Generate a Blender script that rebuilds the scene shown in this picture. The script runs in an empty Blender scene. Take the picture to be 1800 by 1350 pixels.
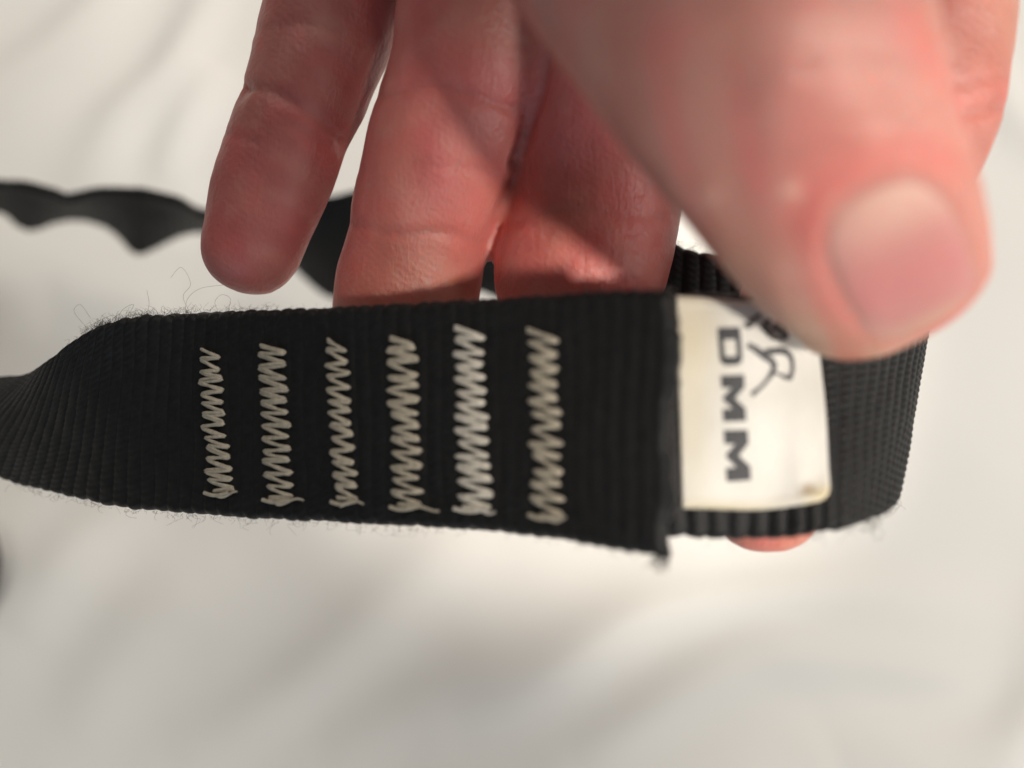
import bpy, math, random
import numpy as np
from mathutils import Vector, Matrix
from mathutils.bvhtree import BVHTree

random.seed(7); rng = np.random.default_rng(7)
scene = bpy.context.scene
COL = scene.collection

# ------------------------------------------------------------------ camera
F = 1560.0                       # focal length in pixels of the 1800 px wide picture
TILT = math.radians(18)
HC = 219.0                       # height of the lens above the sheet, mm
cam_d = bpy.data.cameras.new('camera'); cam = bpy.data.objects.new('camera', cam_d)
COL.objects.link(cam); scene.camera = cam
cam_d.sensor_width = 36; cam_d.lens = 36*F/1800
cam_d.clip_start = 0.005; cam_d.clip_end = 20
cam.location = (0, 0, HC/1000); cam.rotation_euler = (TILT, 0, 0)
cam_d.dof.use_dof = True; cam_d.dof.focus_distance = 0.1165
cam_d.dof.aperture_fstop = 7.3; cam_d.dof.aperture_blades = 0

RM = np.array([[1, 0, 0], [0, math.cos(TILT), -math.sin(TILT)], [0, math.sin(TILT), math.cos(TILT)]])
def to_world(v):                 # lens frame in mm -> world in m
    return (np.asarray(v, float) @ RM.T + np.array([0, 0, HC]))/1000
def from_world(w):
    return (np.asarray(w, float)*1000 - np.array([0, 0, HC])) @ RM
def P(u, v, d):
    u = np.asarray(u, float); v = np.asarray(v, float); d = np.asarray(d, float)
    return np.stack([(u-900)/F*d, -(v-675)/F*d, -d*np.ones_like(u)], -1)
def dsheet(u, v, h=0.0):         # depth at which the line of sight meets height h mm
    r = np.array([(u-900)/F, -(v-675)/F, -1.0]) @ RM.T
    return (HC-h)/(-r[2])

# ------------------------------------------------------------------ world and lamps
world = bpy.data.worlds.new('World'); scene.world = world; world.use_nodes = True
bg = world.node_tree.nodes['Background']
bg.inputs[0].default_value = (1.0, 0.93, 0.85, 1); bg.inputs[1].default_value = 0.13
def area(name, loc, target, size, power, color):
    d = bpy.data.lights.new(name, 'AREA'); d.shape = 'DISK'; d.size = size; d.energy = power; d.color = color
    o = bpy.data.objects.new(name, d); COL.objects.link(o)
    o.location = loc
    o.rotation_euler = (Vector(target)-Vector(loc)).to_track_quat('-Z', 'Y').to_euler()
    return o
TG = (0.01, 0.03, 0.11)
def lensdir(x, y, z): return Vector(RM @ np.array([x, y, z])).normalized()
# key spot, front right; added cone edge stands in for an unseen phone's shadow
kd = bpy.data.lights.new('key_spot', 'SPOT'); kd.energy = 6.4; kd.color = (1.0, 0.91, 0.80); kd.shadow_soft_size = .017
kd.spot_size = math.radians(22); kd.spot_blend = .40
ko = bpy.data.objects.new('key_spot', kd); COL.objects.link(ko)
edge_pt = Vector(to_world(P(735, 520, 108))); ldir = lensdir(.44, -.20, .87)
ko.location = edge_pt+ldir*.38
ax = (-ldir).copy(); side = lensdir(1, -.12, 0); side = (side-ax*side.dot(ax)).normalized()
aim = (ax*math.cos(math.radians(9.6))+side*math.sin(math.radians(9.6)))
ko.rotation_euler = aim.to_track_quat('-Z', 'Y').to_euler()
rp = Vector(TG)+lensdir(.12, .74, .60)*1.4
area('top_fill', rp, TG, 1.3, 17, (1.0, 0.94, 0.85))  # soft fill added beyond the top to brighten the sheet
area('cool_fill', (-.15, -1.0, 0.45), TG, 0.7, 2.0, (0.60, 0.80, 1.0))  # cool fill, added to tint the strap bottom and lift the sheet
wp = Vector(TG)+lensdir(.85, -.14, .50)*1.3
area('side_fill', wp, TG, 0.6, 8.3, (1.0, 0.955, 0.89))  # fill added on the right to lift the lower sheet
vs = scene.view_settings
vs.view_transform = 'Standard'; vs.look = 'None'; vs.exposure = 0.0; vs.gamma = 1.0
scene.cycles.use_denoising = True

# ------------------------------------------------------------------ materials
def new_mat(name):
    m = bpy.data.materials.new(name); m.use_nodes = True
    return m, m.node_tree.nodes, m.node_tree.links, m.node_tree.nodes['Principled BSDF']
def noise(N, L, scale, detail=4, rough=.55, vec=None, dist=0):
    n = N.new('ShaderNodeTexNoise'); n.inputs['Scale'].default_value = scale
    n.inputs['Detail'].default_value = detail; n.inputs['Roughness'].default_value = rough
    n.inputs['Distortion'].default_value = dist
    if vec is not None: L.new(vec, n.inputs['Vector'])
    return n
def ramp(N, L, src, stops):
    r = N.new('ShaderNodeValToRGB'); L.new(src, r.inputs[0]); e = r.color_ramp.elements
    while len(e) < len(stops): e.new(.5)
    for el, (p, c) in zip(e, stops): el.position = p; el.color = (*c, 1)
    return r
def bump(N, L, b, chain, dist_strength):
    prev = None
    for src, dist, st in dist_strength:
        q = N.new('ShaderNodeBump'); q.inputs['Distance'].default_value = dist; q.inputs['Strength'].default_value = st
        L.new(src, q.inputs['Height'])
        if prev: L.new(prev.outputs[0], q.inputs['Normal'])
        prev = q
    L.new(prev.outputs[0], b.inputs['Normal'])

def webbing_mat(name, a=(0.004, 0.004, 0.0046), c=(0.009, 0.009, 0.0095)):
    m, N, L, b = new_mat(name)
    tc = N.new('ShaderNodeTexCoord')
    n1 = noise(N, L, 900, 3, .6, tc.outputs['Object'])
    r = ramp(N, L, n1.outputs[0], [(.3, a), (.75, c)]); L.new(r.outputs[0], b.inputs['Base Color'])
    b.inputs['Roughness'].default_value = .56
    b.inputs['Specular IOR Level'].default_value = .22
    b.inputs['Sheen Weight'].default_value = .07; b.inputs['Sheen Roughness'].default_value = .4
    n2 = noise(N, L, 5200, 2, .5, tc.outputs['Object'])
    bump(N, L, b, None, [(n1.outputs[0], .00012, .4), (n2.outputs[0], .00005, .5)])
    return m
M_WEB = webbing_mat('black_nylon_webbing')

def thread_mat(name, col, rough=.55):
    m, N, L, b = new_mat(name)
    tc = N.new('ShaderNodeTexCoord')
    n1 = noise(N, L, 1500, 3, .6, tc.outputs['Object'])
    r = ramp(N, L, n1.outputs[0], [(.3, tuple(x*.72 for x in col)), (.7, tuple(min(1, x*1.18) for x in col))])
    L.new(r.outputs[0], b.inputs['Base Color'])
    b.inputs['Roughness'].default_value = rough
    b.inputs['Sheen Weight'].default_value = .2
    bump(N, L, b, None, [(n1.outputs[0], .0001, .5)])
    return m
M_THREAD = thread_mat('beige_thread', (.35, .31, .24))
M_THREAD_LIT = thread_mat('lit_beige_thread', (.50, .465, .40), .40)  # same thread, with the stronger light on that bar put in the colour
M_FUZZ = thread_mat('black_fibre', (.012, .012, .012), .6)

m, N, L, b = new_mat('white_cotton_sheet'); M_SHEET = m
tc = N.new('ShaderNodeTexCoord')
n1 = noise(N, L, 9, 4, .5, tc.outputs['Object'])
r = ramp(N, L, n1.outputs[0], [(.35, (.80, .785, .745)), (.65, (.825, .81, .775))]); L.new(r.outputs[0], b.inputs['Base Color'])
b.inputs['Roughness'].default_value = .85; b.inputs['Sheen Weight'].default_value = .15
w1 = N.new('ShaderNodeTexWave'); w1.inputs['Scale'].default_value = 420; w1.bands_direction = 'X'
w2 = N.new('ShaderNodeTexWave'); w2.inputs['Scale'].default_value = 420; w2.bands_direction = 'Y'
for w in (w1, w2): L.new(tc.outputs['Object'], w.inputs['Vector']); w.inputs['Distortion'].default_value = .8
mx = N.new('ShaderNodeMath'); mx.operation = 'ADD'; L.new(w1.outputs['Fac'], mx.inputs[0]); L.new(w2.outputs['Fac'], mx.inputs[1])
bump(N, L, b, None, [(mx.outputs[0], .0001, .35)])

m, N, L, b = new_mat('white_satin_label'); M_LABEL = m
tc = N.new('ShaderNodeTexCoord'); at = N.new('ShaderNodeAttribute'); at.attribute_name = 'tint'
n1 = noise(N, L, 130, 4, .6, tc.outputs['Object'])
r = ramp(N, L, n1.outputs[0], [(.35, (.475, .46, .425)), (.65, (.52, .51, .48))])
mixc = N.new('ShaderNodeMix'); mixc.data_type = 'RGBA'; mixc.blend_type = 'MULTIPLY'; mixc.inputs[0].default_value = 1
L.new(r.outputs[0], mixc.inputs[6]); L.new(at.outputs['Color'], mixc.inputs[7]); L.new(mixc.outputs[2], b.inputs['Base Color'])
b.inputs['Roughness'].default_value = .55
w1 = noise(N, L, 2500, 2, .5, tc.outputs['Object'])
bump(N, L, b, None, [(n1.outputs[0], .0006, .25), (w1.outputs[0], .00006, .4)])

m, N, L, b = new_mat('black_print'); M_INK = m
tc = N.new('ShaderNodeTexCoord'); n1 = noise(N, L, 1200, 3, .6, tc.outputs['Object'])
r = ramp(N, L, n1.outputs[0], [(.3, (.005, .007, .011)), (.75, (.014, .016, .022))]); L.new(r.outputs[0], b.inputs['Base Color'])
b.inputs['Roughness'].default_value = .6
m, N, L, b = new_mat('pen_ink'); M_PEN = m
tc = N.new('ShaderNodeTexCoord'); n1 = noise(N, L, 1600, 3, .6, tc.outputs['Object'])
r = ramp(N, L, n1.outputs[0], [(.3, (.010, .010, .015)), (.75, (.030, .030, .036))]); L.new(r.outputs[0], b.inputs['Base Color'])
b.inputs['Roughness'].default_value = .5

m, N, L, b = new_mat('skin'); M_SKIN = m
tc = N.new('ShaderNodeTexCoord'); at = N.new('ShaderNodeAttribute'); at.attribute_name = 'tint'
n1 = noise(N, L, 130, 5, .6, tc.outputs['Object'], .6)
r = ramp(N, L, n1.outputs[0], [(.28, (.88, .82, .80)), (.5, (.97, .95, .93)), (.72, (1.0, 1.0, 1.0))])
mixc = N.new('ShaderNodeMix'); mixc.data_type = 'RGBA'; mixc.blend_type = 'MULTIPLY'; mixc.inputs[0].default_value = 1
L.new(at.outputs['Color'], mixc.inputs[6]); L.new(r.outputs[0], mixc.inputs[7]); L.new(mixc.outputs[2], b.inputs['Base Color'])
b.inputs['Roughness'].default_value = .45
b.inputs['Specular IOR Level'].default_value = .46
b.inputs['Subsurface Weight'].default_value = .85
b.inputs['Subsurface Radius'].default_value = (1.0, .30, .18)
b.inputs['Subsurface Scale'].default_value = .0026
vo = N.new('ShaderNodeTexVoronoi'); vo.inputs['Scale'].default_value = 1500; L.new(tc.outputs['Object'], vo.inputs['Vector'])
n2 = noise(N, L, 420, 5, .65, tc.outputs['Object'], .5)
# fine lines running along the fingers: stretched noise
mp = N.new('ShaderNodeMapping'); mp.inputs['Rotation'].default_value = (0, 0, math.radians(-17)); mp.inputs['Scale'].default_value = (1, .12, .5)
L.new(tc.outputs['Object'], mp.inputs['Vector'])
n3 = noise(N, L, 1300, 4, .6, mp.outputs[0], 1.2)
wv = N.new('ShaderNodeTexWave'); wv.bands_direction = 'DIAGONAL'; wv.inputs['Scale'].default_value = 420; wv.inputs['Distortion'].default_value = 7
wv.inputs['Detail'].default_value = 1; wv.inputs['Detail Scale'].default_value = .12; L.new(tc.outputs['Object'], wv.inputs['Vector'])
bump(N, L, b, None, [(wv.outputs['Fac'], .00003, .4), (n2.outputs[0], .00038, .4), (vo.outputs['Distance'], .00014, .4), (n3.outputs[0], .00028, .45)])

m, N, L, b = new_mat('thumb_nail'); M_NAIL = m
at = N.new('ShaderNodeAttribute'); at.attribute_name = 'tint'; L.new(at.outputs['Color'], b.inputs['Base Color'])
b.inputs['Roughness'].default_value = .30; b.inputs['Specular IOR Level'].default_value = .5
b.inputs['Subsurface Weight'].default_value = .5; b.inputs['Subsurface Radius'].default_value = (1, .4, .3)
b.inputs['Subsurface Scale'].default_value = .0015
tc = N.new('ShaderNodeTexCoord'); n1 = noise(N, L, 300, 3, .5, tc.outputs['Object']); bump(N, L, b, None, [(n1.outputs[0], .0004, .2)])

# ------------------------------------------------------------------ helpers
def mesh_obj(name, verts, faces, mat, parent=None, smooth=True, tint=None, world_space=False):
    w = np.asarray(verts) if world_space else to_world(verts)
    org = w.mean(0)
    me = bpy.data.meshes.new(name); me.from_pydata((w-org).tolist(), [], [tuple(f) for f in faces]); me.update()
    if smooth: me.polygons.foreach_set('use_smooth', [True]*len(me.polygons))
    if tint is not None:
        a = me.color_attributes.new('tint', 'FLOAT_COLOR', 'POINT')
        t4 = np.ones((len(w), 4)); t4[:, :3] = tint
        a.data.foreach_set('color', t4.ravel())
    me.materials.append(mat)
    o = bpy.data.objects.new(name, me); COL.objects.link(o)
    if parent:
        o.parent = parent; o.location = Vector(org)-ORG.get(parent.name, parent.location)
    else: o.location = org
    ORG[o.name] = Vector(org)
    return o
ORG = {}
def props(o, label=None, cat=None, group=None, kind=None):
    for k, v in (('label', label), ('category', cat), ('group', group), ('kind', kind)):
        if v: o[k] = v
    return o
def grid_faces(n, m, wrap=False):
    i = np.arange(n-1)[:, None]; mm = m if wrap else m-1
    j = np.arange(mm)[None, :]; j2 = (j+1) % m
    return np.stack([i*m+j, i*m+j2, (i+1)*m+j2, (i+1)*m+j], -1).reshape(-1, 4)
def catmull(K, n, w=None):       # K (k,c) keys -> centripetal-ish resample, n samples uniform in arc of first 3 columns
    K = np.asarray(K, float); d = np.linalg.norm(np.diff(K[:, :3], axis=0), axis=1)**.5 + 1e-6
    t = np.concatenate([[0], np.cumsum(d)])
    Kp = np.vstack([2*K[0]-K[1], K, 2*K[-1]-K[-2]]); tp = np.concatenate([[t[0]-d[0]], t, [t[-1]+d[-1]]])
    def ev(x):
        i = np.clip(np.searchsorted(t, x, side='right')-1, 0, len(t)-2)+1
        t0, t1, t2, t3 = tp[i-1], tp[i], tp[i+1], tp[i+2]; p0, p1, p2, p3 = Kp[i-1], Kp[i], Kp[i+1], Kp[i+2]
        h = (t2-t1)[:, None]; s = ((x-t1)/(t2-t1))[:, None]
        m1 = ((p1-p0)/(t1-t0)[:, None]-(p2-p0)/(t2-t0)[:, None]+(p2-p1)/(t2-t1)[:, None])*h
        m2 = ((p2-p1)/(t2-t1)[:, None]-(p3-p1)/(t3-t1)[:, None]+(p3-p2)/(t3-t2)[:, None])*h
        return (2*s**3-3*s**2+1)*p1+(s**3-2*s**2+s)*m1+(-2*s**3+3*s**2)*p2+(s**3-s**2)*m2
    x = np.linspace(0, t[-1], max(n*3, 400)); Y = ev(x)
    a = np.concatenate([[0], np.cumsum(np.linalg.norm(np.diff(Y[:, :3], axis=0), axis=1))])
    q = np.interp(np.linspace(0, a[-1], n), a, x)
    return ev(q), a[-1]
def smoothstep(a, b, x):
    t = np.clip((x-a)/(b-a), 0, 1); return t*t*(3-2*t)

# ------------------------------------------------------------------ bed sheet
def vnoise(x, y, seed):
    r = np.random.default_rng(seed); G = r.random((64, 64))
    xi = np.floor(x).astype(int); yi = np.floor(y).astype(int); fx = x-xi; fy = y-yi
    fx = fx*fx*(3-2*fx); fy = fy*fy*(3-2*fy)
    g = lambda a, b: G[a % 64, b % 64]
    return (g(xi, yi)*(1-fx)+g(xi+1, yi)*fx)*(1-fy)+(g(xi, yi+1)*(1-fx)+g(xi+1, yi+1)*fx)*fy - .5
def ground(u, v):
    d = dsheet(u, v); w = to_world(P(u, v, d))*1000; return w[:2]
FOLDS = [  # a ridge drawn between points of the sheet: pixels, half width mm, height mm
    ([(250, 1330), (520, 1130), (700, 1010), (900, 900)], 9, 2.6),
    ([(520, 1290), (830, 1160), (1120, 1050), (1300, 960)], 10, 2.4),
    ([(780, 1250), (1150, 1090), (1500, 1040), (1800, 1050)], 8, 3.2),
    ([(1000, 1330), (1350, 1190), (1750, 1110), (1950, 1080)], 9, 3.4),
    ([(1480, 1350), (1700, 1280), (1850, 1160)], 9, 3.4),
    ([(1700, 1400), (1790, 1230), (1830, 1000)], 8, 3.0),
    ([(1700, 40), (1770, 200), (1850, 330)], 8, 5.0),
    ([(-80, 270), (60, 150), (170, 20), (240, -90)], 9, 7.0),
    ([(90, 340), (170, 230), (250, 160), (380, -40)], 8, 7.0),
    ([(240, 310), (290, 230), (350, 130)], 8, 3.5),
    ([(-60, 560), (60, 440), (160, 470), (290, 520)], 12, 5),
    ([(-30, 1160), (60, 1040), (160, 930), (260, 860)], 11, 5.0),
    ([(60, 1340), (200, 1120), (330, 1000)], 10, 2.0),
]
xs = np.concatenate([np.linspace(-1100, -260, 30)[:-1], np.linspace(-260, 260, 300), np.linspace(260, 1100, 30)[1:]])
ys = np.concatenate([np.linspace(-800, -180, 22)[:-1], np.linspace(-180, 330, 300), np.linspace(330, 1400, 34)[1:]])
X, Y = np.meshgrid(xs, ys, indexing='ij')
Z = np.zeros_like(X)
wx = X+14*vnoise(X/55, Y/55, 1); wy = Y+14*vnoise(X/55+9, Y/55, 2)
for pts, wd, ht in FOLDS:
    g = np.array([ground(*p) for p in pts]); g, _ = catmull(np.c_[g, np.zeros(len(g))], 40); g = g[:, :2]
    best = np.full(X.shape, 1e9); par = np.zeros_like(X)
    for i in range(len(g)-1):
        a, bb = g[i], g[i+1]; ab = bb-a; l2 = ab@ab
        t = np.clip(((wx-a[0])*ab[0]+(wy-a[1])*ab[1])/l2, 0, 1)
        dd = np.hypot(wx-a[0]-t*ab[0], wy-a[1]-t*ab[1]); k = dd < best
        best = np.where(k, dd, best); par = np.where(k, (i+t)/(len(g)-1), par)
    env = np.clip(np.sin(np.pi*np.clip(par, 0.02, .98)), 0, 1)**.6
    Z += (.6 if ht > 4.5 else .8)*ht*env*np.exp(-(best/wd)**2*1.4)
Z += 4*vnoise(X/95+3, Y/95, 5)+1.0*vnoise(wx/38+wy/70, wy/30-wx/60, 6)+.3*vnoise(wx/14+wy/25, wy/16, 7)
Z -= Z.mean()
SHEETZ = Z
V = np.stack([X, Y, Z], -1).reshape(-1, 3)/1000
sheet = mesh_obj('bed_sheet', V, grid_faces(len(xs), len(ys)), M_SHEET, world_space=True)
props(sheet, 'rumpled white cotton sheet spread out below the hand and strap', kind='structure')

# ------------------------------------------------------------------ webbing geometry
WID = 25.7; PITCH = 1.85; TH = 2.1
def fr(T, B, d, sgn=1):
    lo, hi = 0.0, 25.0
    f = lambda x: np.linalg.norm(P(*T, d-sgn*x)-P(*B, d+sgn*x))
    if f(0) >= WID: x = 0
    else:
        for _ in range(40):
            mid = (lo+hi)/2
            if f(mid) < WID: lo = mid
            else: hi = mid
        x = lo
    return np.r_[P(*T, d-sgn*x), P(*B, d+sgn*x)]
def fc(u, v, d, roll, th):       # centre, roll in the picture plane and twist, degrees
    c = P(u, v, d); r, t = math.radians(roll), math.radians(th)
    w = np.array([math.sin(r)*math.cos(t), math.cos(r)*math.cos(t), math.sin(t)])*WID/2
    return np.r_[c+w, c-w]
class Ribbon:
    def __init__(s, keys, n=600):
        K = np.array([np.r_[(k[:3]+k[3:])/2, k] for k in keys])
        E, s.len = catmull(K, n); s.T = E[:, 3:6]; s.B = E[:, 6:9]; s.n = n
        s.C = (s.T+s.B)/2; s.ds = np.gradient(s.C, axis=0)
        W = s.B-s.T; s.N = np.cross(W, s.ds); s.N /= np.linalg.norm(s.N, axis=1)[:, None]
    def ev(s, q, t, off=0.0):    # q in mm along, t 0..1 across
        x = np.clip(np.asarray(q, float)/s.len*(s.n-1), 0, s.n-1)
        ar = np.arange(s.n)
        I = lambda A: np.stack([np.interp(x, ar, A[:, c]) for c in range(3)], -1)
        T, B, Nn = I(s.T), I(s.B), I(s.N); t = np.asarray(t, float)[..., None]
        Nn = Nn/np.linalg.norm(Nn, axis=-1, keepdims=True)
        return T+(B-T)*t+Nn*np.asarray(off)[..., None] if np.ndim(off) else T+(B-T)*t+Nn*off
    def inv(s, u, v, near=True): # picture point -> (q, t) by search on the visible front part
        if not hasattr(s, 'G'):
            q = np.linspace(s.q0, s.q1, 700); t = np.linspace(0, 1, 160)
            Q, TT = np.meshgrid(q, t, indexing='ij'); p = s.ev(Q, TT, TH/2+.2)
            s.G = (Q.ravel(), TT.ravel(), (900-p[..., 0]/p[..., 2]*F).ravel(), (675+p[..., 1]/p[..., 2]*F).ravel())
        k = np.argmin((s.G[2]-u)**2+(s.G[3]-v)**2); return s.G[0][k], s.G[1][k]
def rib_height(q, tm, amp=.30, PITCH=1.85):
    """relief of ribbed webbing: q mm along, tm mm across"""
    ph = q/PITCH; k = np.floor(ph); f = ph-k
    rib = np.sqrt(np.clip(1-(2*f-1)**2, 0, 1))
    tw = .5+.5*np.sin(2*np.pi*(tm/.95+(k % 2)*.5+(f-.5)*.9))
    g = .5+.5*np.cos(2*np.pi*tm/.95+np.pi*(k % 2))
    return amp*rib*(1-.12*g)+(.085 if amp < .3 else .12)*tw*rib
def webbing(name, rb, q0, q1, step, m, parent, wig=.25, seed=3, melt=(False, False), amp=.30, pitch=1.85):
    n = int((q1-q0)/step); q = np.linspace(q0, q1, n)
    tf = (1-np.cos(np.linspace(0, np.pi, m)))/2; tf = .35*tf+.65*np.linspace(0, 1, m)
    t = np.concatenate([tf, tf[::-1][1:-1]]); side = np.concatenate([np.ones(m), -np.ones(m-2)])
    Q, Tt = np.meshgrid(q, t, indexing='ij'); S = np.broadcast_to(side, Q.shape)
    Wd = WID
    e = np.clip(1-((np.abs(2*Tt-1)-.925)/.075).clip(0, 1)**2, 0, 1)**.5
    h = rib_height(Q+.15*np.sin(Tt*9+Q*.3), Tt*Wd, amp, pitch)
    lr = vnoise(Q/6+50, Tt*4+seed, seed)*.35+vnoise(Q/1.85+5, Tt*14, seed+1)*.10
    off = S*(TH/2*e+h*(.35+.65*e)-.30)+lr
    ph = Q/pitch; f = ph-np.floor(ph); sc = (np.sqrt(np.clip(1-(2*f-1)**2, 0, 1))-.6)*wig/Wd
    jit = vnoise(Q/1.9, Q*0+seed, seed+2)*.28/Wd + vnoise(Q/.5, Q*0+seed, seed+3)*.10/Wd
    Tm = Tt+(2*Tt-1)*(sc*1.3+jit)*(np.abs(2*Tt-1) > .5)*np.clip((np.abs(2*Tt-1)-.5)*2, 0, 1)
    # melted cut ends pinch thinner
    for flag, qq in ((melt[0], q0), (melt[1], q1)):
        if flag: off = off*(.45+.55*smoothstep(0, 1.4, np.abs(Q-qq)))
    Pn = rb.ev(Q, Tm, off)
    if melt[1]:                  # the cut is a little ragged
        rag = vnoise(Tt*9, Tt*0+1, 31)*1.0+vnoise(Tt*40, Tt*0+2, 32)*.35
        dirv = rb.ds[-1]/np.linalg.norm(rb.ds[-1])
        Pn = Pn+dirv*(rag*smoothstep(2.0, 0, q1-Q))[..., None]
    M2 = len(t); fcs = [tuple(x) for x in grid_faces(n, M2, True)]
    V = Pn.reshape(-1, 3).tolist()
    for base, rev in ((0, False), ((n-1)*M2, True)):
        for j in range(m-2+1):
            a, b2 = base+j, base+j+1
            c2 = base+(M2-j-1) % M2 if j+1 < m-1 else base+j+1
            c1 = base+(M2-j) % M2
            f4 = [a, b2, c2, c1]; ff = []
            for z in f4:
                if z not in ff: ff.append(z)
            if len(ff) > 2: fcs.append(tuple(ff if rev else ff[::-1]))
    return mesh_obj(name, V, fcs, M_WEB, parent)

A_KEYS = [
    fr((-60, 1330), (-235, 1330), 212), fr((-30, 1110), (-205, 1125), 211), fr((-3, 968), (-178, 975), 209), fr((-70, 850), (-245, 890), 205), fr((-250, 790), (-400, 880), 195), fr((-420, 800), (-690, 800), 172),
    fr((-170, 700), (-430, 742), 152), fr((0, 668), (-240, 765), 139), fr((62, 655), (-115, 800), 131.5),
    fr((100, 624), (2, 840), 125), fr((165, 578), (110, 868), 120), fr((235, 558), (213, 890), 117),
    fr((350, 551), (345, 903), 114.5), fr((580, 541), (590, 917), 107.5), fr((850, 526), (850, 932), 100),
    fr((1000, 517), (1000, 950), 94.5), fr((1110, 510), (1100, 969), 90.5), fr((1190, 508), (1178, 982), 88)]
def back(k, dz):                 # shift a frame along its lines of sight by dz mm
    k = k.copy(); 
    for s in (slice(0, 3), slice(3, 6)): k[s] = k[s]*(1+dz/abs(k[s][2]))
    return k
B_KEYS = [back(fr((300, 553), (298, 898), 115.7), 2.9), back(fr((580, 543), (588, 915), 107.5), 2.9), back(fr((850, 528), (850, 930), 100), 2.9),
    back(fr((1000, 520), (1000, 946), 94.5), 2.9),
    fr((1110, 517), (1110, 944), 95.3), fr((1215, 517), (1215, 944), 94.7), fr((1330, 522), (1332, 946), 94.8),
    fr((1450, 538), (1450, 934), 97, -1), fr((1535, 560), (1503, 921), 101, -1), fr((1595, 575), (1541, 901), 107, -1),
    fr((1616, 572), (1560, 872), 115, -1), fr((1592, 540), (1535, 840), 123, -1), fr((1500, 490), (1470, 800), 128),
    fr((1350, 452), (1350, 768), 128), fr((1220, 442), (1215, 760), 126.5), fr((1050, 370), (1040, 655), 138),
    fr((850, 290), (850, 512), 168), fr((700, 312), (705, 525), 184), fr((575, 346), (578, 520), 200),
    fr((500, 349), (508, 461), 204), fr((430, 366), (432, 416), 205), fr((362, 375), (366, 404), 205),
    *[fr(a_, b_, dsheet(b_[0], b_[1], 42)) for a_, b_ in (((318, 352), (318, 410)), ((280, 339), (282, 428)), ((240, 332), (243, 443)), ((203, 331), (216, 417)),
      ((172, 333), (184, 394)), ((142, 340), (150, 383)), ((118, 346), (122, 382)), ((92, 336), (92, 389)), ((60, 325), (60, 401)), ((30, 320), (38, 396)), ((0, 320), (8, 372)), ((-50, 325), (-46, 362)))],
    fc(-140, 340, dsheet(-140, 340, 38), 0, 84), fc(-330, 380, dsheet(-330, 380, 26), 0, 84),
    fc(-620, 560, dsheet(-620, 560, 13), 0, 84)]
RA = Ribbon(A_KEYS, 900); RB = Ribbon(B_KEYS, 1600)
sling = bpy.data.objects.new('climbing_sling', None); COL.objects.link(sling)
sling.location = Vector(to_world(P(600, 730, 108)))
props(sling, 'black nylon webbing sling with zigzag stitching and a white sewn label, held over the sheet', 'sling')
RA.q0 = RA.len*.45; RA.q1 = RA.len
# where the loop leaves the back of the front strand
pb = 900-RB.C[:, 0]/RB.C[:, 2]*F; kb = int(np.argmax(pb)); qb = kb/(RB.n-1)*RB.len
RB.q0 = 0; RB.q1 = qb
webbing('webbing', RA, 0, RA.len, .155, 150, sling, seed=3, melt=(False, True), amp=.14)
qm = qb+52
webbing('webbing', RB, 0, qm, .17, 130, sling, seed=13, amp=.62, pitch=2.15)
webbing('webbing', RB, qm-.3, RB.len, .35, 60, sling, seed=23)

# tubes that follow a polyline
def tube(path, r, k=6, closed_ends=True):
    path = np.asarray(path, float); n = len(path); tg = np.gradient(path, axis=0); tg /= np.linalg.norm(tg, axis=1)[:, None]+1e-12
    ref = np.array([.13, .21, .97]); a = np.cross(tg, ref); a /= np.linalg.norm(a, axis=1)[:, None]+1e-9; bvec = np.cross(tg, a)
    r = np.broadcast_to(r, (n,))
    th = np.arange(k)*2*np.pi/k
    V = path[:, None]+r[:, None, None]*(a[:, None]*np.cos(th)[None, :, None]+bvec[:, None]*np.sin(th)[None, :, None])
    return V.reshape(-1, 3), grid_faces(n, k, True)
def join(parts):
    Vs, Fs, o = [], [], 0
    for V, Fc in parts: Vs.append(V); Fs += (np.asarray(Fc)+o).tolist(); o += len(V)
    return np.vstack(Vs), Fs

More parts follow.
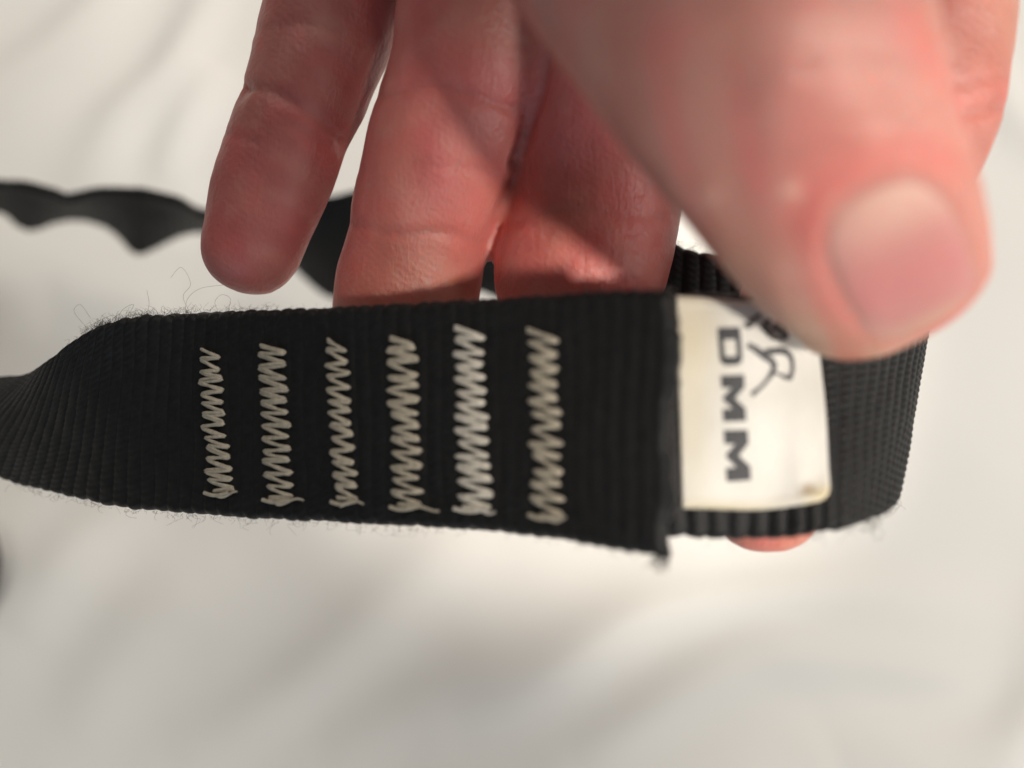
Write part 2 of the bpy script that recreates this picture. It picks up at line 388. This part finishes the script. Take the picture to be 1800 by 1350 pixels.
# ------------------------------------------------------------------ zigzag stitch bars
BARS = [((344, 388, 614), (362, 410, 864), 13), ((447, 501, 604), (464, 520, 876), 13), ((567, 611, 598), (583, 632, 880), 13),
        ((676, 735, 595), (686, 744, 889), 13), ((790, 851, 578), (801, 868, 890), 14), ((922, 984, 580), (930, 994, 902), 13)]
for bi, ((l0, r0, v0), (l1, r1, v1), nz) in enumerate(BARS):
    rr = random.Random(40+bi)
    q_l, t_t = RA.inv(l0, v0); q_r, _ = RA.inv(r0, v0); q_l1, t_b = RA.inv(l1, v1); q_r1, _ = RA.inv(r1, v1)
    parts = []
    for ps in range(2):
        pts = []; kmax = nz*2
        for k in range(kmax+1):
            a = k/kmax; ql = q_l+(q_l1-q_l)*a; qr = q_r+(q_r1-q_r)*a; right = k % 2
            rr2 = random.Random(900+bi*100+k); x = (qr if right else ql)+rr2.uniform(-.33, .33)
            t = t_t+(t_b-t_t)*a+rr2.uniform(-.008, .008)+(.72/kmax if right else -.12/kmax)*(t_b-t_t)
            if ps:
                x += (-.25 if right else .25)*rr.random(); t += rr.choice((-.012, .0, .008))
            pts.append((x, t))
        pts = np.array(pts); path = []
        for i in range(len(pts)-1):
            s = np.linspace(0, 1, 9)[:-1]
            qx = pts[i, 0]+(pts[i+1, 0]-pts[i, 0])*s
            tx = pts[i, 1]+(pts[i+1, 1]-pts[i, 1])*s+.003*np.sin(np.pi*s)*rr.uniform(-1, 1)
            dome = .04+.24*np.sin(np.pi*s)**.6+ps*.08
            dome = np.where((s < .02), -.22, dome)
            path.append(RA.ev(qx, tx, TH/2+dome))
        path = np.vstack(path); path = (path+np.roll(path, 1, 0)+np.roll(path, -1, 0))[1:-1]/3
        n = len(path); rad = (.20, .20, .20, .20, .205, .195)[bi]+.02*np.sin(np.arange(n)*1.7)
        parts.append(tube(path, rad, 7))
    # loose tail at the lower end
    qe, te = q_r1, t_b
    s = np.linspace(0, 1, 12); L0 = (.7, 1.3, .6, 2.2, .3, .2)[bi]
    parts.append(tube(RA.ev(qe-2.6+s*(L0+2.6), te+.012+.012*np.sin(s*5+bi)-.01*s, TH/2+.45), .22*(1-.4*s), 7))
    parts.append(tube(RA.ev(q_l1+s*(q_r1-q_l1)*.9, te+.004+.01*np.sin(s*4), TH/2+.5), .24, 7))
    Vv, Fc = join(parts)
    mesh_obj('stitch_bar', Vv, Fc, M_THREAD_LIT if bi == 4 else M_THREAD, sling)
# faint needle line left of the last bar
s = np.linspace(0, 1, 60)
q_a, t_a = RA.inv(905, 600); q_c, t_c = RA.inv(908, 880)

# ------------------------------------------------------------------ sewn label
lab_cor = [(1188, 520), (1432, 545), (1458, 878), (1200, 893)]     # lt, rt, rb, lb
(q0t, t0t), (q1t, t1t), (q1b, t1b), (q0b, t0b) = [RB.inv(*c) for c in lab_cor]
def lab(a, b_, off):             # a 0..1 along, b 0..1 down
    q = (q0t*(1-b_)+q0b*b_)*(1-a)+(q1t*(1-b_)+q1b*b_)*a
    t = (t0t*(1-a)+t1t*a)*(1-b_)+(t0b*(1-a)+t1b*a)*b_
    return RB.ev(q, t, off)
def lab_bulge(a, b_):
    return .12*np.sin(np.pi*np.clip(a, 0, 1))*np.sin(np.pi*np.clip(b_, 0, 1))+.25*np.exp(-((a-.78)**2/.01+(b_-.78)**2/.05))+.12*np.sin(b_*9+a*3)*a-.15*np.exp(-((a-.85)**2+(b_-.93)**2)/.003)
na, nb = 70, 90
aa, bb = np.meshgrid(np.linspace(0, 1, na), np.linspace(0, 1, nb), indexing='ij')
# round the right hand corners
def rounded(a, b_):
    rc = .10; A = a.copy(); asp = 1.35
    bbb = np.minimum(b_, 1-b_)*asp
    k = np.clip((rc-bbb)/rc, 0, 1); lim = 1-rc*(1-np.sqrt(1-k**2))
    return A*lim
ar_ = rounded(aa, bb)
LOFF = TH/2+.42
top = lab(ar_, bb, LOFF+.22+lab_bulge(ar_, bb)); bot = lab(ar_, bb, LOFF-.12+lab_bulge(ar_, bb)*.9)
# rolled border
edge = np.minimum(np.minimum(1-aa, bb*1.3), (1-bb)*1.3)
nrm = lab(ar_, bb, 2.0)-lab(ar_, bb, 1.0)
top = top+nrm*(.12*np.exp(-((edge-.045)/.018)**2)-.16*np.exp(-(edge/.012)**2))[..., None]
Vt = np.vstack([top.reshape(-1, 3), bot.reshape(-1, 3)]); Fg = grid_faces(na, nb); FF = Fg.tolist()+(Fg[:, ::-1]+na*nb).tolist()
o2 = na*nb
bd = [i*nb for i in range(na)]+[(na-1)*nb+j for j in range(1, nb)]+[i*nb+nb-1 for i in range(na-2, -1, -1)]+[j for j in range(nb-2, 0, -1)]
for i in range(len(bd)):
    x, y = bd[i], bd[(i+1) % len(bd)]; FF.append((x, y, y+o2, x+o2))
ti = np.ones((na, nb, 3))
stain = lambda a0, b0, ra, rb_, c, k: (np.exp(-(((aa-a0)/ra)**2+((bb-b0)/rb_)**2))*k)[..., None]*(1-np.array(c))
ti -= stain(.10, .15, .2, .25, (.97, .90, .74), .9); ti -= stain(.08, .6, .12, .4, (.98, .93, .80), .8)
ti -= stain(.82, .93, .07, .035, (.35, .25, .15), .9); ti -= stain(.95, .97, .1, .05, (.95, .82, .5), .8); ti -= stain(.3, .99, .4, .03, (.95, .85, .62), .8)
ti = ti.clip(.1, 1)
label = mesh_obj('sewn_label', Vt, FF, M_LABEL, sling, tint=np.vstack([ti.reshape(-1, 3)]*2))

# label coordinates from a picture point
lq = np.linspace(-.05, 1.05, 240); LA, LB = np.meshgrid(lq, lq, indexing='ij'); lp = lab(LA, LB, LOFF+.3)
LU = 900-lp[..., 0]/lp[..., 2]*F; LV = 675+lp[..., 1]/lp[..., 2]*F
def labinv(u, v):
    k = np.argmin((LU-u)**2+(LV-v)**2); return LA.ravel()[k], LB.ravel()[k]
def flat_letter(polys, corner, name='letter'):
    """polys: quads in letter space (x 0..1 reading direction, y 0..1 letter height). Reading runs down the label."""
    (ul, vl), (ur, vr), (dl, vdl), (dr, vdr) = corner  # picture points of letter-space (x0,y0),(x0,y1),(x1,y0),(x1,y1)
    c = [np.array(labinv(*z)) for z in corner]
    Vv, Ff = [], []
    for poly in polys:
        p = np.array(poly, float); n = 7
        s, t = np.meshgrid(np.linspace(0, 1, n), np.linspace(0, 1, n), indexing='ij')
        xy = (p[0]*(1-s[..., None])+p[1]*s[..., None])*(1-t[..., None])+(p[3]*(1-s[..., None])+p[2]*s[..., None])*t[..., None]
        x, y = xy[..., 0], xy[..., 1]
        ab = (c[0]*(1-y[..., None])+c[1]*y[..., None])*(1-x[..., None])+(c[2]*(1-y[..., None])+c[3]*y[..., None])*x[..., None]
        a, b_ = ab[..., 0], ab[..., 1]
        o = len(Vv)
        hi = lab(a, b_, LOFF+.27+lab_bulge(a, b_)).reshape(-1, 3)
        Vv += hi.tolist(); Ff += (grid_faces(n, n)+o).tolist()
    return mesh_obj(name, Vv, Ff, M_INK, label)
SW = .32
Dp = [[(0, 0), (SW, 0), (SW, 1), (0, 1)], [(SW, 0), (.82, 0), (.82, .24), (SW, .24)], [(SW, .76), (.82, .76), (.82, 1), (SW, 1)],
      [(.76, .24), (1, .24), (1, .76), (.76, .76)], [(.82, 0), (.82, .24), (1, .24), (.93, .05)], [(.82, 1), (.93, .95), (1, .76), (.82, .76)]]
Mp = [[(0, 0), (.27, 0), (.27, 1), (0, 1)], [(.73, 0), (1, 0), (1, 1), (.73, 1)], [(.27, 1), (.27, .42), (.5, .0), (.5, .58)], [(.73, 1), (.73, .42), (.5, .0), (.5, .58)]]
flat_letter(Dp, [(1261, 576), (1301, 574), (1266, 643), (1306, 641)])
flat_letter(Mp, [(1267, 660), (1308, 658), (1271, 741), (1312, 740)])
flat_letter(Mp, [(1272, 756), (1313, 755), (1278, 847), (1320, 844)])

def z3(x, y): return (1280+x/7.107, 520+y/7.107)
STROKES = [([(240, 615), (330, 655), (430, 740), (525, 800), (575, 860), (555, 950), (480, 1060), (400, 1150), (290, 1235)], 7),
    ([(430, 705), (560, 690), (680, 690), (760, 725), (800, 810), (805, 920), (765, 1040)], 6.5), ([(765, 1040), (680, 1000), (575, 955)], 4.5),
    ([(195, 375), (255, 365), (320, 290), (395, 235)], 7), ([(520, 290), (450, 400), (490, 450), (560, 410), (600, 340)], 5), ([(480, 460), (560, 520), (690, 545)], 4.5),
    ([(590, 330), (670, 420), (735, 535)], 10)]
def strip(pts, wpx):
    uv = np.array([z3(*p) for p in pts]); uv, _ = catmull(np.c_[uv, np.zeros(len(uv))], 30); uv = uv[:, :2]
    tg = np.gradient(uv, axis=0); nn = np.c_[-tg[:, 1], tg[:, 0]]/np.linalg.norm(tg, axis=1)[:, None]
    ww = wpx*(.8+.25*np.sin(np.linspace(0, 6, 30)))*.5*1.7
    L_, R_ = uv-nn*ww[:, None], uv+nn*ww[:, None]
    Vv = []
    for k in range(30):
        for p in (L_[k], R_[k]):
            a, b_ = labinv(*p); a = min(a, .985)
            Vv.append(lab(np.array(a), np.array(b_), np.array(LOFF+.31+lab_bulge(a, b_))))
    return np.array(Vv), grid_faces(30, 2)
for i, grp in enumerate((STROKES[:3], STROKES[3:])):
    Vv, Ff = join([strip(*s_) for s_ in grp]); mesh_obj('handwritten_mark', Vv, Ff, M_PEN, label)

# ------------------------------------------------------------------ loose fibres
parts = []
def fibre(p0, dirs, length, r, curl, seed):
    g = np.random.default_rng(seed); n = 16; s = np.linspace(0, 1, n)
    d = np.asarray(dirs, float); d = d/np.linalg.norm(d); a = np.cross(d, [.2, .3, .93]); a /= np.linalg.norm(a); c = np.cross(d, a)
    w1, w2 = g.uniform(2, 6, 2); p1, p2 = g.uniform(0, 6.28, 2)
    path = p0+d*(s*length)[:, None]+a*(curl*length*s*np.sin(w1*s+p1))[:, None]+c*(curl*length*s*np.sin(w2*s+p2))[:, None]
    parts.append(tube(path, r*(1-.5*s), 3))
def along(rb, u_lo, u_hi, tt, count, lmin, lmax, r=.022, curl=.7, sd=0, qlo=None, qhi=None):
    g = np.random.default_rng(sd); q0 = qlo if qlo is not None else rb.inv(u_lo, 560 if tt < .5 else 890)[0]
    q1 = qhi if qhi is not None else rb.inv(u_hi, 540 if tt < .5 else 920)[0]
    for k in range(count):
        q = q0+(q1-q0)*g.random(); t = tt+g.uniform(-.01, .012)*(1 if tt < .5 else -1); off = g.uniform(-.9, 1.1)
        p = rb.ev(np.array(q), np.array(t), np.array(off)); e = rb.ev(np.array(q), np.array(t-.1 if tt < .5 else t+.1), np.array(off))-p
        e = e/np.linalg.norm(e)+g.normal(0, .45, 3); L_ = lmin+(lmax-lmin)*g.random()**2.2
        fibre(p, e, L_, r, curl, int(g.integers(1e9)))
along(RA, 130, 330, .0, 210, .25, 1.25, sd=1)
along(RA, 60, 480, .0, 150, .25, 1.1, sd=2)
along(RA, 5, 720, 1., 210, .3, 1.7, sd=3)
along(RA, 330, 1180, 0., 90, .3, 1.0, sd=5)
along(RA, 700, 1180, 1., 60, .3, 1.0, sd=6)
def q_of(rb, k): return rb.len*k/(rb.n-1)
along(RB, 0, 0, 1., 110, .4, 2.4, sd=7, qlo=qb-14, qhi=qb+6)
along(RB, 0, 0, 0., 30, .6, 2.6, sd=8, qlo=qb-3, qhi=qb+2)
k12 = kb+int(np.argmin(np.abs(pb[kb:kb+500]-1225))); q12 = q_of(RB, k12)
along(RB, 0, 0, 0., 60, .5, 2.2, r=.02, sd=9, qlo=q12-5, qhi=q12+5)
along(RB, 0, 0, 1., 50, .4, 1.5, sd=10, qlo=qb-40, qhi=qb-12)
for pts, d in (([(333, 548), (322, 520), (335, 500), (318, 470), (300, 488)], 116), ([(325, 548), (330, 525), (350, 508), (400, 500)], 116.5),
               ([(383, 548), (378, 530), (390, 518), (405, 525), (400, 548)], 116), ([(255, 560), (262, 535), (258, 510)], 117),
               ([(205, 570), (215, 545), (235, 535), (225, 555)], 117.5), ([(165, 590), (130, 545), (140, 535), (160, 560)], 119)):
    K = np.array([P(u, v, d) for u, v in pts]); K, _ = catmull(K, 40); parts.append(tube(K, .018, 3))
# tuft at the lower corner of the cut end
for k in range(26):
    p = RA.ev(np.array(RA.len-rng.uniform(0, 1.8)), np.array(.995), np.array(rng.uniform(-.8, .8)))
    fibre(p, (-.25+rng.normal(0, .3), -1, rng.normal(0, .3)), rng.uniform(.8, 2.0), .05, .25, int(rng.integers(1e9)))
Vv, Ff = join(parts); fz = mesh_obj('fuzz', Vv, Ff, M_FUZZ, sling); fz['kind'] = 'stuff'

# ------------------------------------------------------------------ hand
# stations of each digit: u, v, depth, half width px, thickness ratio; from the palm to the tip
DIG = {
 'little': ([(800, -520, 128, 165, .9), (735, -320, 124, 150, .95), (655, -150, 121, 138, .95), (600, -20, 119, 122, .93), (570, 70, 118.5, 115, .92), (541, 155, 118, 106, .92),
             (511, 230, 118, 102, .92), (487, 300, 118, 103, .9), (463, 370, 118, 99, .88), (446, 425, 118.3, 90, .86)], 1.0),
 'ring': ([(930, -520, 120, 190, .9), (890, -300, 114, 168, .95), (850, -120, 111, 148, .95), (832, 20, 112, 136, .95), (818, 130, 113, 134, .94), (784, 240, 114.5, 136, .94),
           (749, 350, 117, 127, .93), (732, 440, 119.5, 124, .92), (712, 530, 121, 128, .9), (700, 610, 121.5, 112, .86)], .95),
 'middle': ([(1130, -540, 114, 215, .9), (1110, -300, 108, 180, .95), (1095, -120, 107, 165, .95), (1078, 40, 110, 168, .94), (1054, 170, 115, 170, .94), (1050, 300, 118.5, 157, .93),
             (1036, 400, 118.8, 153, .9), (1013, 500, 117.4, 149, .86), (1000, 580, 116, 122, .82)], .95),
 'index': ([(1400, -560, 112, 220, .9), (1520, -330, 107, 180, .95), (1600, -160, 106, 160, .95), (1625, -20, 106, 149, .95), (1613, 110, 107, 145, .96), (1598, 210, 107.5, 143, .95),
            (1558, 320, 107.5, 134, .93), (1478, 440, 107.6, 124, .88), (1412, 560, 107.8, 118, .84), (1372, 690, 107.8, 114, .82), (1350, 800, 107.6, 108, .8), (1343, 872, 107.3, 98, .78)], 1.0),
 'thumb': ([(960, -760, 108, 330, .8), (1060, -480, 90, 345, .8), (1170, -230, 77, 340, .82), (1262, -60, 73, 322, .8), (1318, 60, 72.5, 298, .78), (1368, 160, 73.5, 274, .74), (1418, 260, 76, 246, .70),
            (1462, 345, 79, 226, .66), (1502, 415, 82, 212, .62), (1534, 470, 84.8, 194, .58), (1556, 512, 86.8, 176, .54)], .55)}
AX = {}
def digit_mesh(name, n=90, k=40):
    st, cap = DIG[name]
    K = np.array([np.r_[P(u, v, d), hw*d/F, hw*d/F*ra] for u, v, d, hw, ra in st])
    E, Ln = catmull(K, n); c, rw, rd = E[:, :3], E[:, 3], E[:, 4]
    # rounded tip
    tg = c[-1]-c[-3]; tg /= np.linalg.norm(tg); m_ = 14; an = np.linspace(0, np.pi/2*.97, m_)[1:]
    c = np.vstack([c, c[-1]+tg*(rw[-1]*cap*np.sin(an))[:, None]]); cr = np.cos(an)**(.72 if name == 'thumb' else .85)
    rw, rd = np.r_[rw, rw[-1]*cr], np.r_[rd, rd[-1]*cr]
    T = np.gradient(c, axis=0); T /= np.linalg.norm(T, axis=1)[:, None]
    view = c/np.linalg.norm(c, axis=1)[:, None]
    side = np.cross(T, view); side /= np.linalg.norm(side, axis=1)[:, None]; dep = np.cross(side, T)
    th = np.arange(k)*2*np.pi/k; cs, sn = np.cos(th), np.sin(th)
    sq = 1+.05*np.cos(2*th)**2*0
    V = c[:, None]+side[:, None]*(rw[:, None]*cs*sq)[..., None]+dep[:, None]*(rd[:, None]*sn*sq)[..., None]
    Fc = grid_faces(len(c), k, True).tolist()
    Fc.append(list(range(k))[::-1]); Fc.append([(len(c)-1)*k+j for j in range(k)])
    AX[name] = (c, rw, side, dep)
    return V.reshape(-1, 3), Fc
def blob_tube(st, k=40, n=50):
    K = np.array([np.r_[P(u, v, d), hw*d/F, hw*d/F*ra] for u, v, d, hw, ra in st]); E, _ = catmull(K, n)
    c, rw, rd = E[:, :3], E[:, 3], E[:, 4]
    f = np.linspace(-1, 1, n); sh = np.clip(1-np.abs(f)**8, 0.05, 1)**.5; rw, rd = rw*sh, rd*sh
    T = np.gradient(c, axis=0); T /= np.linalg.norm(T, axis=1)[:, None]
    side = np.cross(T, [0, 0, -1.0]); side /= np.linalg.norm(side, axis=1)[:, None]; dep = np.cross(side, T)
    th = np.arange(k)*2*np.pi/k
    V = c[:, None]+side[:, None]*(rw[:, None]*np.cos(th))[..., None]+dep[:, None]*(rd[:, None]*np.sin(th))[..., None]
    Fc = grid_faces(n, k, True).tolist(); Fc.append(list(range(k))[::-1]); Fc.append([(n-1)*k+j for j in range(k)])
    return V.reshape(-1, 3), Fc
geo = [digit_mesh(x) for x in DIG]
def limb(pts, k=40, n=60):       # lens frame mm: x, y, z, half width, half thickness
    E, _ = catmull(np.array(pts, float), n); c, rw, rd = E[:, :3], E[:, 3], E[:, 4]
    f = np.linspace(-1, 1, n); sh = np.clip(1-np.abs(f)**10, 0.05, 1)**.5; rw, rd = rw*sh, rd*sh
    T = np.gradient(c, axis=0); T /= np.linalg.norm(T, axis=1)[:, None]
    side = np.tile([1.0, 0, 0], (n, 1)); side -= T*(side*T).sum(1)[:, None]; side /= np.linalg.norm(side, axis=1)[:, None]; dep = np.cross(side, T)
    th = np.arange(k)*2*np.pi/k
    V = c[:, None]+side[:, None]*(rw[:, None]*np.cos(th))[..., None]+dep[:, None]*(rd[:, None]*np.sin(th))[..., None]
    Fc = grid_faces(n, k, True).tolist(); Fc.append(list(range(k))[::-1]); Fc.append([(n-1)*k+j for j in range(k)])
    return V.reshape(-1, 3), Fc
geo.append(limb([(14, 54, -80, 14, 15), (26, 57, -87, 14, 14), (40, 61, -97, 14, 13), (50, 66, -108, 14, 13)]))
geo.append(limb([(16, 66, -116, 36, 12), (15, 90, -112, 41, 14), (13, 118, -98, 41, 16), (10, 140, -74, 35, 19), (8, 154, -44, 29, 20), (6, 162, -8, 30, 23), (4, 166, 40, 35, 29), (2, 168, 110, 40, 35), (0, 168, 180, 43, 39)]))
Vs, Fs, o = [], [], 0
for V_, F_ in geo:
    Vs.append(V_); Fs += [tuple(int(z)+o for z in f) for f in F_]; o += len(V_)
tmp = bpy.data.meshes.new('tmp'); tmp.from_pydata(np.vstack(Vs).tolist(), [], Fs); tmp.update()   # mm, lens frame
to = bpy.data.objects.new('tmp', tmp); COL.objects.link(to)
md = to.modifiers.new('r', 'REMESH'); md.mode = 'VOXEL'; md.voxel_size = .62; md.use_smooth_shade = True
ms = to.modifiers.new('s', 'SMOOTH'); ms.factor = .5; ms.iterations = 7
dg = bpy.context.evaluated_depsgraph_get(); ev_ = to.evaluated_get(dg); hm = bpy.data.meshes.new_from_object(ev_)
bpy.data.objects.remove(to); bpy.data.meshes.remove(tmp)
nv = len(hm.vertices); HV = np.empty(nv*3); hm.vertices.foreach_get('co', HV); HV = HV.reshape(-1, 3)
HN = np.empty(nv*3); hm.vertices.foreach_get('normal', HN); HN = HN.reshape(-1, 3)
U = 900-HV[:, 0]/HV[:, 2]*F; Vp = 675+HV[:, 1]/HV[:, 2]*F
front = smoothstep(-.1, .25, -(HN*HV/np.linalg.norm(HV, axis=1)[:, None]).sum(1))
names = list(AX); dist = []
for nm in names:
    c, rw, _, _ = AX[nm]; best = np.full(nv, 1e9)
    for i in range(0, len(c), 2):
        best = np.minimum(best, np.linalg.norm(HV-c[i], axis=1)/rw[min(i, 70)])
    dist.append(best)
dig = np.argmin(np.array(dist), 0); isd = {nm: dig == i for i, nm in enumerate(names)}
# low frequency unevenness of flesh
nz3 = lambda sc, sd: vnoise(HV[:, 0]/sc+HV[:, 2]/sc*.6, HV[:, 1]/sc-HV[:, 2]/sc*.5, sd)
disp = .55*nz3(9, 61)+.28*nz3(4, 62)+.10*nz3(1.7, 63)
def seg_dist(pts):
    best = np.full(nv, 1e9); g = np.array(pts, float); g, _ = catmull(np.c_[g, np.zeros(len(g))], 24); g = g[:, :2]
    for i in range(len(g)-1):
        a, b2 = g[i], g[i+1]; ab = b2-a; t = np.clip(((U-a[0])*ab[0]+(Vp-a[1])*ab[1])/(ab@ab), 0, 1)
        best = np.minimum(best, np.hypot(U-a[0]-t*ab[0], Vp-a[1]-t*ab[1]))
    return best
CREASE = [('little', [(425, 150), (480, 160), (530, 190), (600, 245)], 9, .55), ('little', [(428, 158), (420, 165)], 14, .6), ('little', [(395, 232), (450, 248)], 6, .25),
          ('little', [(500, 215), (600, 262)], 8, .25), ('little', [(440, 60), (520, 40), (600, 60)], 9, .2),
          ('ring', [(620, 395), (700, 410), (760, 408), (850, 425)], 9, .35), ('ring', [(660, 170), (760, 150), (900, 190)], 10, .35),
          ('ring', [(630, 300), (720, 290), (850, 300)], 8, .15), ('middle', [(880, 395), (980, 370), (1160, 380)], 10, .25),
          ('thumb', [(1290, 150), (1380, 130), (1500, 120), (1620, 130)], 16, .22), ('thumb', [(1300, 185), (1400, 165), (1600, 170)], 12, .18),
          ('thumb', [(1340, 225), (1420, 205), (1590, 205)], 14, .18), ('thumb', [(1230, 20), (1350, -20), (1580, 0)], 16, .18),
          ('ring', [(966, -120), (962, 40), (950, 150), (922, 240), (905, 290)], 11, .85), ('middle', [(966, -120), (962, 40), (950, 150), (922, 240), (905, 290)], 11, .85),
          ('index', [(1660, 205), (1760, 190)], 10, .4), ('index', [(1660, 150), (1760, 135)], 8, .2)]
for nm, pts, w_, dp in CREASE:
    dd = seg_dist(pts); disp -= np.where(isd[nm], dp*np.exp(-(dd/w_)**2)*(.3+.7*front), 0)
# knuckle pad of the thumb joint
gk = lambda u0, v0, r_: np.exp(-(((U-u0)/r_)**2+((Vp-v0)/r_)**2))
disp += np.where(isd['thumb'], .9*gk(1400, 130, 110)*front, 0)
# longitudinal wrinkles along the lit flank of the little and ring fingers
for nm, e0, e1 in (('little', (560, 300), (700, 60)), ('ring', (880, 380), (955, 130))):
    ax = np.array([e1[0]-e0[0], e1[1]-e0[1]], float); ax /= np.linalg.norm(ax); pr = (U-e0[0])*ax[0]+(Vp-e0[1])*ax[1]; pe = -(U-e0[0])*ax[1]+(Vp-e0[1])*ax[0]
    wv = np.sin(pe/3.6+1.2*np.sin(pr/31))+.6*np.sin(pe/2.3+pr/60+1)
    disp += np.where(isd[nm], .045*wv*np.exp(-(pe/34)**2)*smoothstep(-60, 0, pr)*smoothstep(320, 200, pr), 0)
# nail bed
NC = np.array([1580., 450.]); NA = np.array([.40, .917]); NB = np.array([.917, -.40]); NL, NW = 134., 128.
def nail_r(u, v):
    x = ((u-NC[0])*NB[0]+(v-NC[1])*NB[1])/NW; y = ((u-NC[0])*NA[0]+(v-NC[1])*NA[1])/NL
    return (np.abs(x)**2.7+np.abs(y)**2.7)**(1/2.7), x, y
nr, nx, ny = nail_r(U, Vp)
thf = isd['thumb'] & (front > .2)
fold = np.exp(-((nr-1.14)/.10)**2)*np.where(ny > .75, .25, 1.0)
disp += np.where(thf, .12*fold*front-.12*smoothstep(1.08, .88, nr), 0)
# small callus and pores
disp += np.where(isd['thumb'], .35*gk(1388, 333, 13)-.3*gk(1420, 118, 16), 0)
HV2 = HV+HN*disp[:, None]
# tint
base = np.array([.52, .22, .19]); tint = np.tile(base, (nv, 1))
def mixt(mask, c, k):
    global tint
    w_ = (np.clip(mask, 0, 1)*k)[:, None]; tint = tint*(1-w_)+np.array(c)*w_
red = (.52, .12, .115); pale = (.64, .37, .32); pinkc = (.70, .27, .25); yel = (.72, .47, .33)

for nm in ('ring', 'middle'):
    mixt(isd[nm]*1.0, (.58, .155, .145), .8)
mixt(isd['little']*1.0, (.30, .088, .082), .88)  # shade over the little finger put into its skin colour
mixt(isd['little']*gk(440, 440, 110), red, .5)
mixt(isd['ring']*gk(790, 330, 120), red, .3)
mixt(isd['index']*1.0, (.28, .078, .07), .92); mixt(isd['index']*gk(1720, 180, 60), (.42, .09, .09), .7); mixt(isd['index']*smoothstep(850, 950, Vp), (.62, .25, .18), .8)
T_ = isd['thumb']*1.0
mixt(T_, (.355, .155, .138), .9); mixt(T_*gk(1150, 100, 160), (.42, .21, .16), .5); mixt(T_*gk(1430, 240, 130), (.43, .13, .12), .6)
mixt(T_*gk(1420, 115, 45), (.42, .12, .11), .6); mixt(T_*gk(1560, 180, 80), (.36, .19, .155), .5)
mixt(T_*smoothstep(1.75, 1.25, nr)*smoothstep(-.35, -.95, ny)*smoothstep(1.0, 1.25, nr), (.43, .09, .09), .8)
mixt(T_*gk(1388, 333, 16), (.70, .48, .40), .8); mixt(T_*gk(1250, 350, 18), (.62, .42, .36), .5)
mixt(T_*smoothstep(500, 590, Vp)*smoothstep(.95, 1.2, nr), (.40, .275, .185), .95); mixt(T_*gk(1300, 500, 90), (.42, .24, .17), .5)
mixt(T_*gk(1420, 490, 70), pale, .4)
mixt(smoothstep(-.1, .4, nz3(16, 75)), (.46, .25, .17), .40); mixt(smoothstep(.0, .4, nz3(5, 76)), (.50, .29, .22), .22); mixt(.5+nz3(13, 71), red, .22); mixt(smoothstep(.0, .4, nz3(7, 72)), pale, .16); mixt(smoothstep(.0, .35, nz3(3.2, 73)), red, .38); mixt(smoothstep(.05, .4, nz3(2.1, 74)), pale, .10)
polys = [tuple(p.vertices) for p in hm.polygons]; bpy.data.meshes.remove(hm)
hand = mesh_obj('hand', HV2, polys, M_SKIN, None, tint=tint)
props(hand, "person's bare hand reaching down, pinching the black strap between thumb and index finger", 'hand')

# thumb nail, laid on its bed
bvh = BVHTree.FromPolygons([Vector(p) for p in HV2], polys)
nr_, nt_ = 34, 96; NV, NT = [], []
def hit(u, v):
    d = Vector(P(u, v, 1.0)).normalized(); loc, nn, _, _ = bvh.ray_cast(Vector((0, 0, 0)), d); return loc, nn
for i in range(nr_):
    rr_ = (i/(nr_-1))*1.0
    for j in range(nt_):
        th = 2*np.pi*j/nt_; cx, sy = math.cos(th), math.sin(th); kk = rr_/((abs(cx)**2.7+abs(sy)**2.7)**(1/2.7))
        x, y = cx*kk, sy*kk
        if y > 0: y *= 1.04
        p = NC+NB*NW*x+NA*NL*y
        loc, nn = hit(*p)
        if loc is None or abs(loc.z) > 98:
            q_ = NC+(p-NC)*.93; loc, nn = hit(*q_)
            if loc is None or abs(loc.z) > 98:
                q_ = NC+(p-NC)*.86; loc, nn = hit(*q_)
        o_ = .16-.30*smoothstep(.8, 1.0, rr_)*(0.55 if y > .6 else 1)
        NV.append(np.array(loc)+np.array(nn)*o_)
        c = np.array([.375, .165, .15])
        lun_glint = smoothstep(.05, -.75, y)*(1-.45*smoothstep(.3, -.8, x)); c = c*(1-lun_glint)+np.array([.45, .275, .23])*lun_glint  # pale lunula plus a soft highlight painted into the nail colour
        c = c*(1-.35*math.exp(-((y-.35)/.4)**2))+np.array([.38, .09, .105])*.35*math.exp(-((y-.35)/.4)**2)
        fe = .7*smoothstep(.72, .98, y); c = c*(1-fe)+np.array([.40, .26, .19])*fe
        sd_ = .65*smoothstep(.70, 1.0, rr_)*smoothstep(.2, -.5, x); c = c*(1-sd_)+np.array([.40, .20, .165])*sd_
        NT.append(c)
NV = np.array(NV).reshape(nr_, nt_, 3)
for _ in range(5):
    NV[1:-1] = (NV[1:-1]*2+NV[:-2]+NV[2:]+np.roll(NV[1:-1], 1, 1)+np.roll(NV[1:-1], -1, 1))/6
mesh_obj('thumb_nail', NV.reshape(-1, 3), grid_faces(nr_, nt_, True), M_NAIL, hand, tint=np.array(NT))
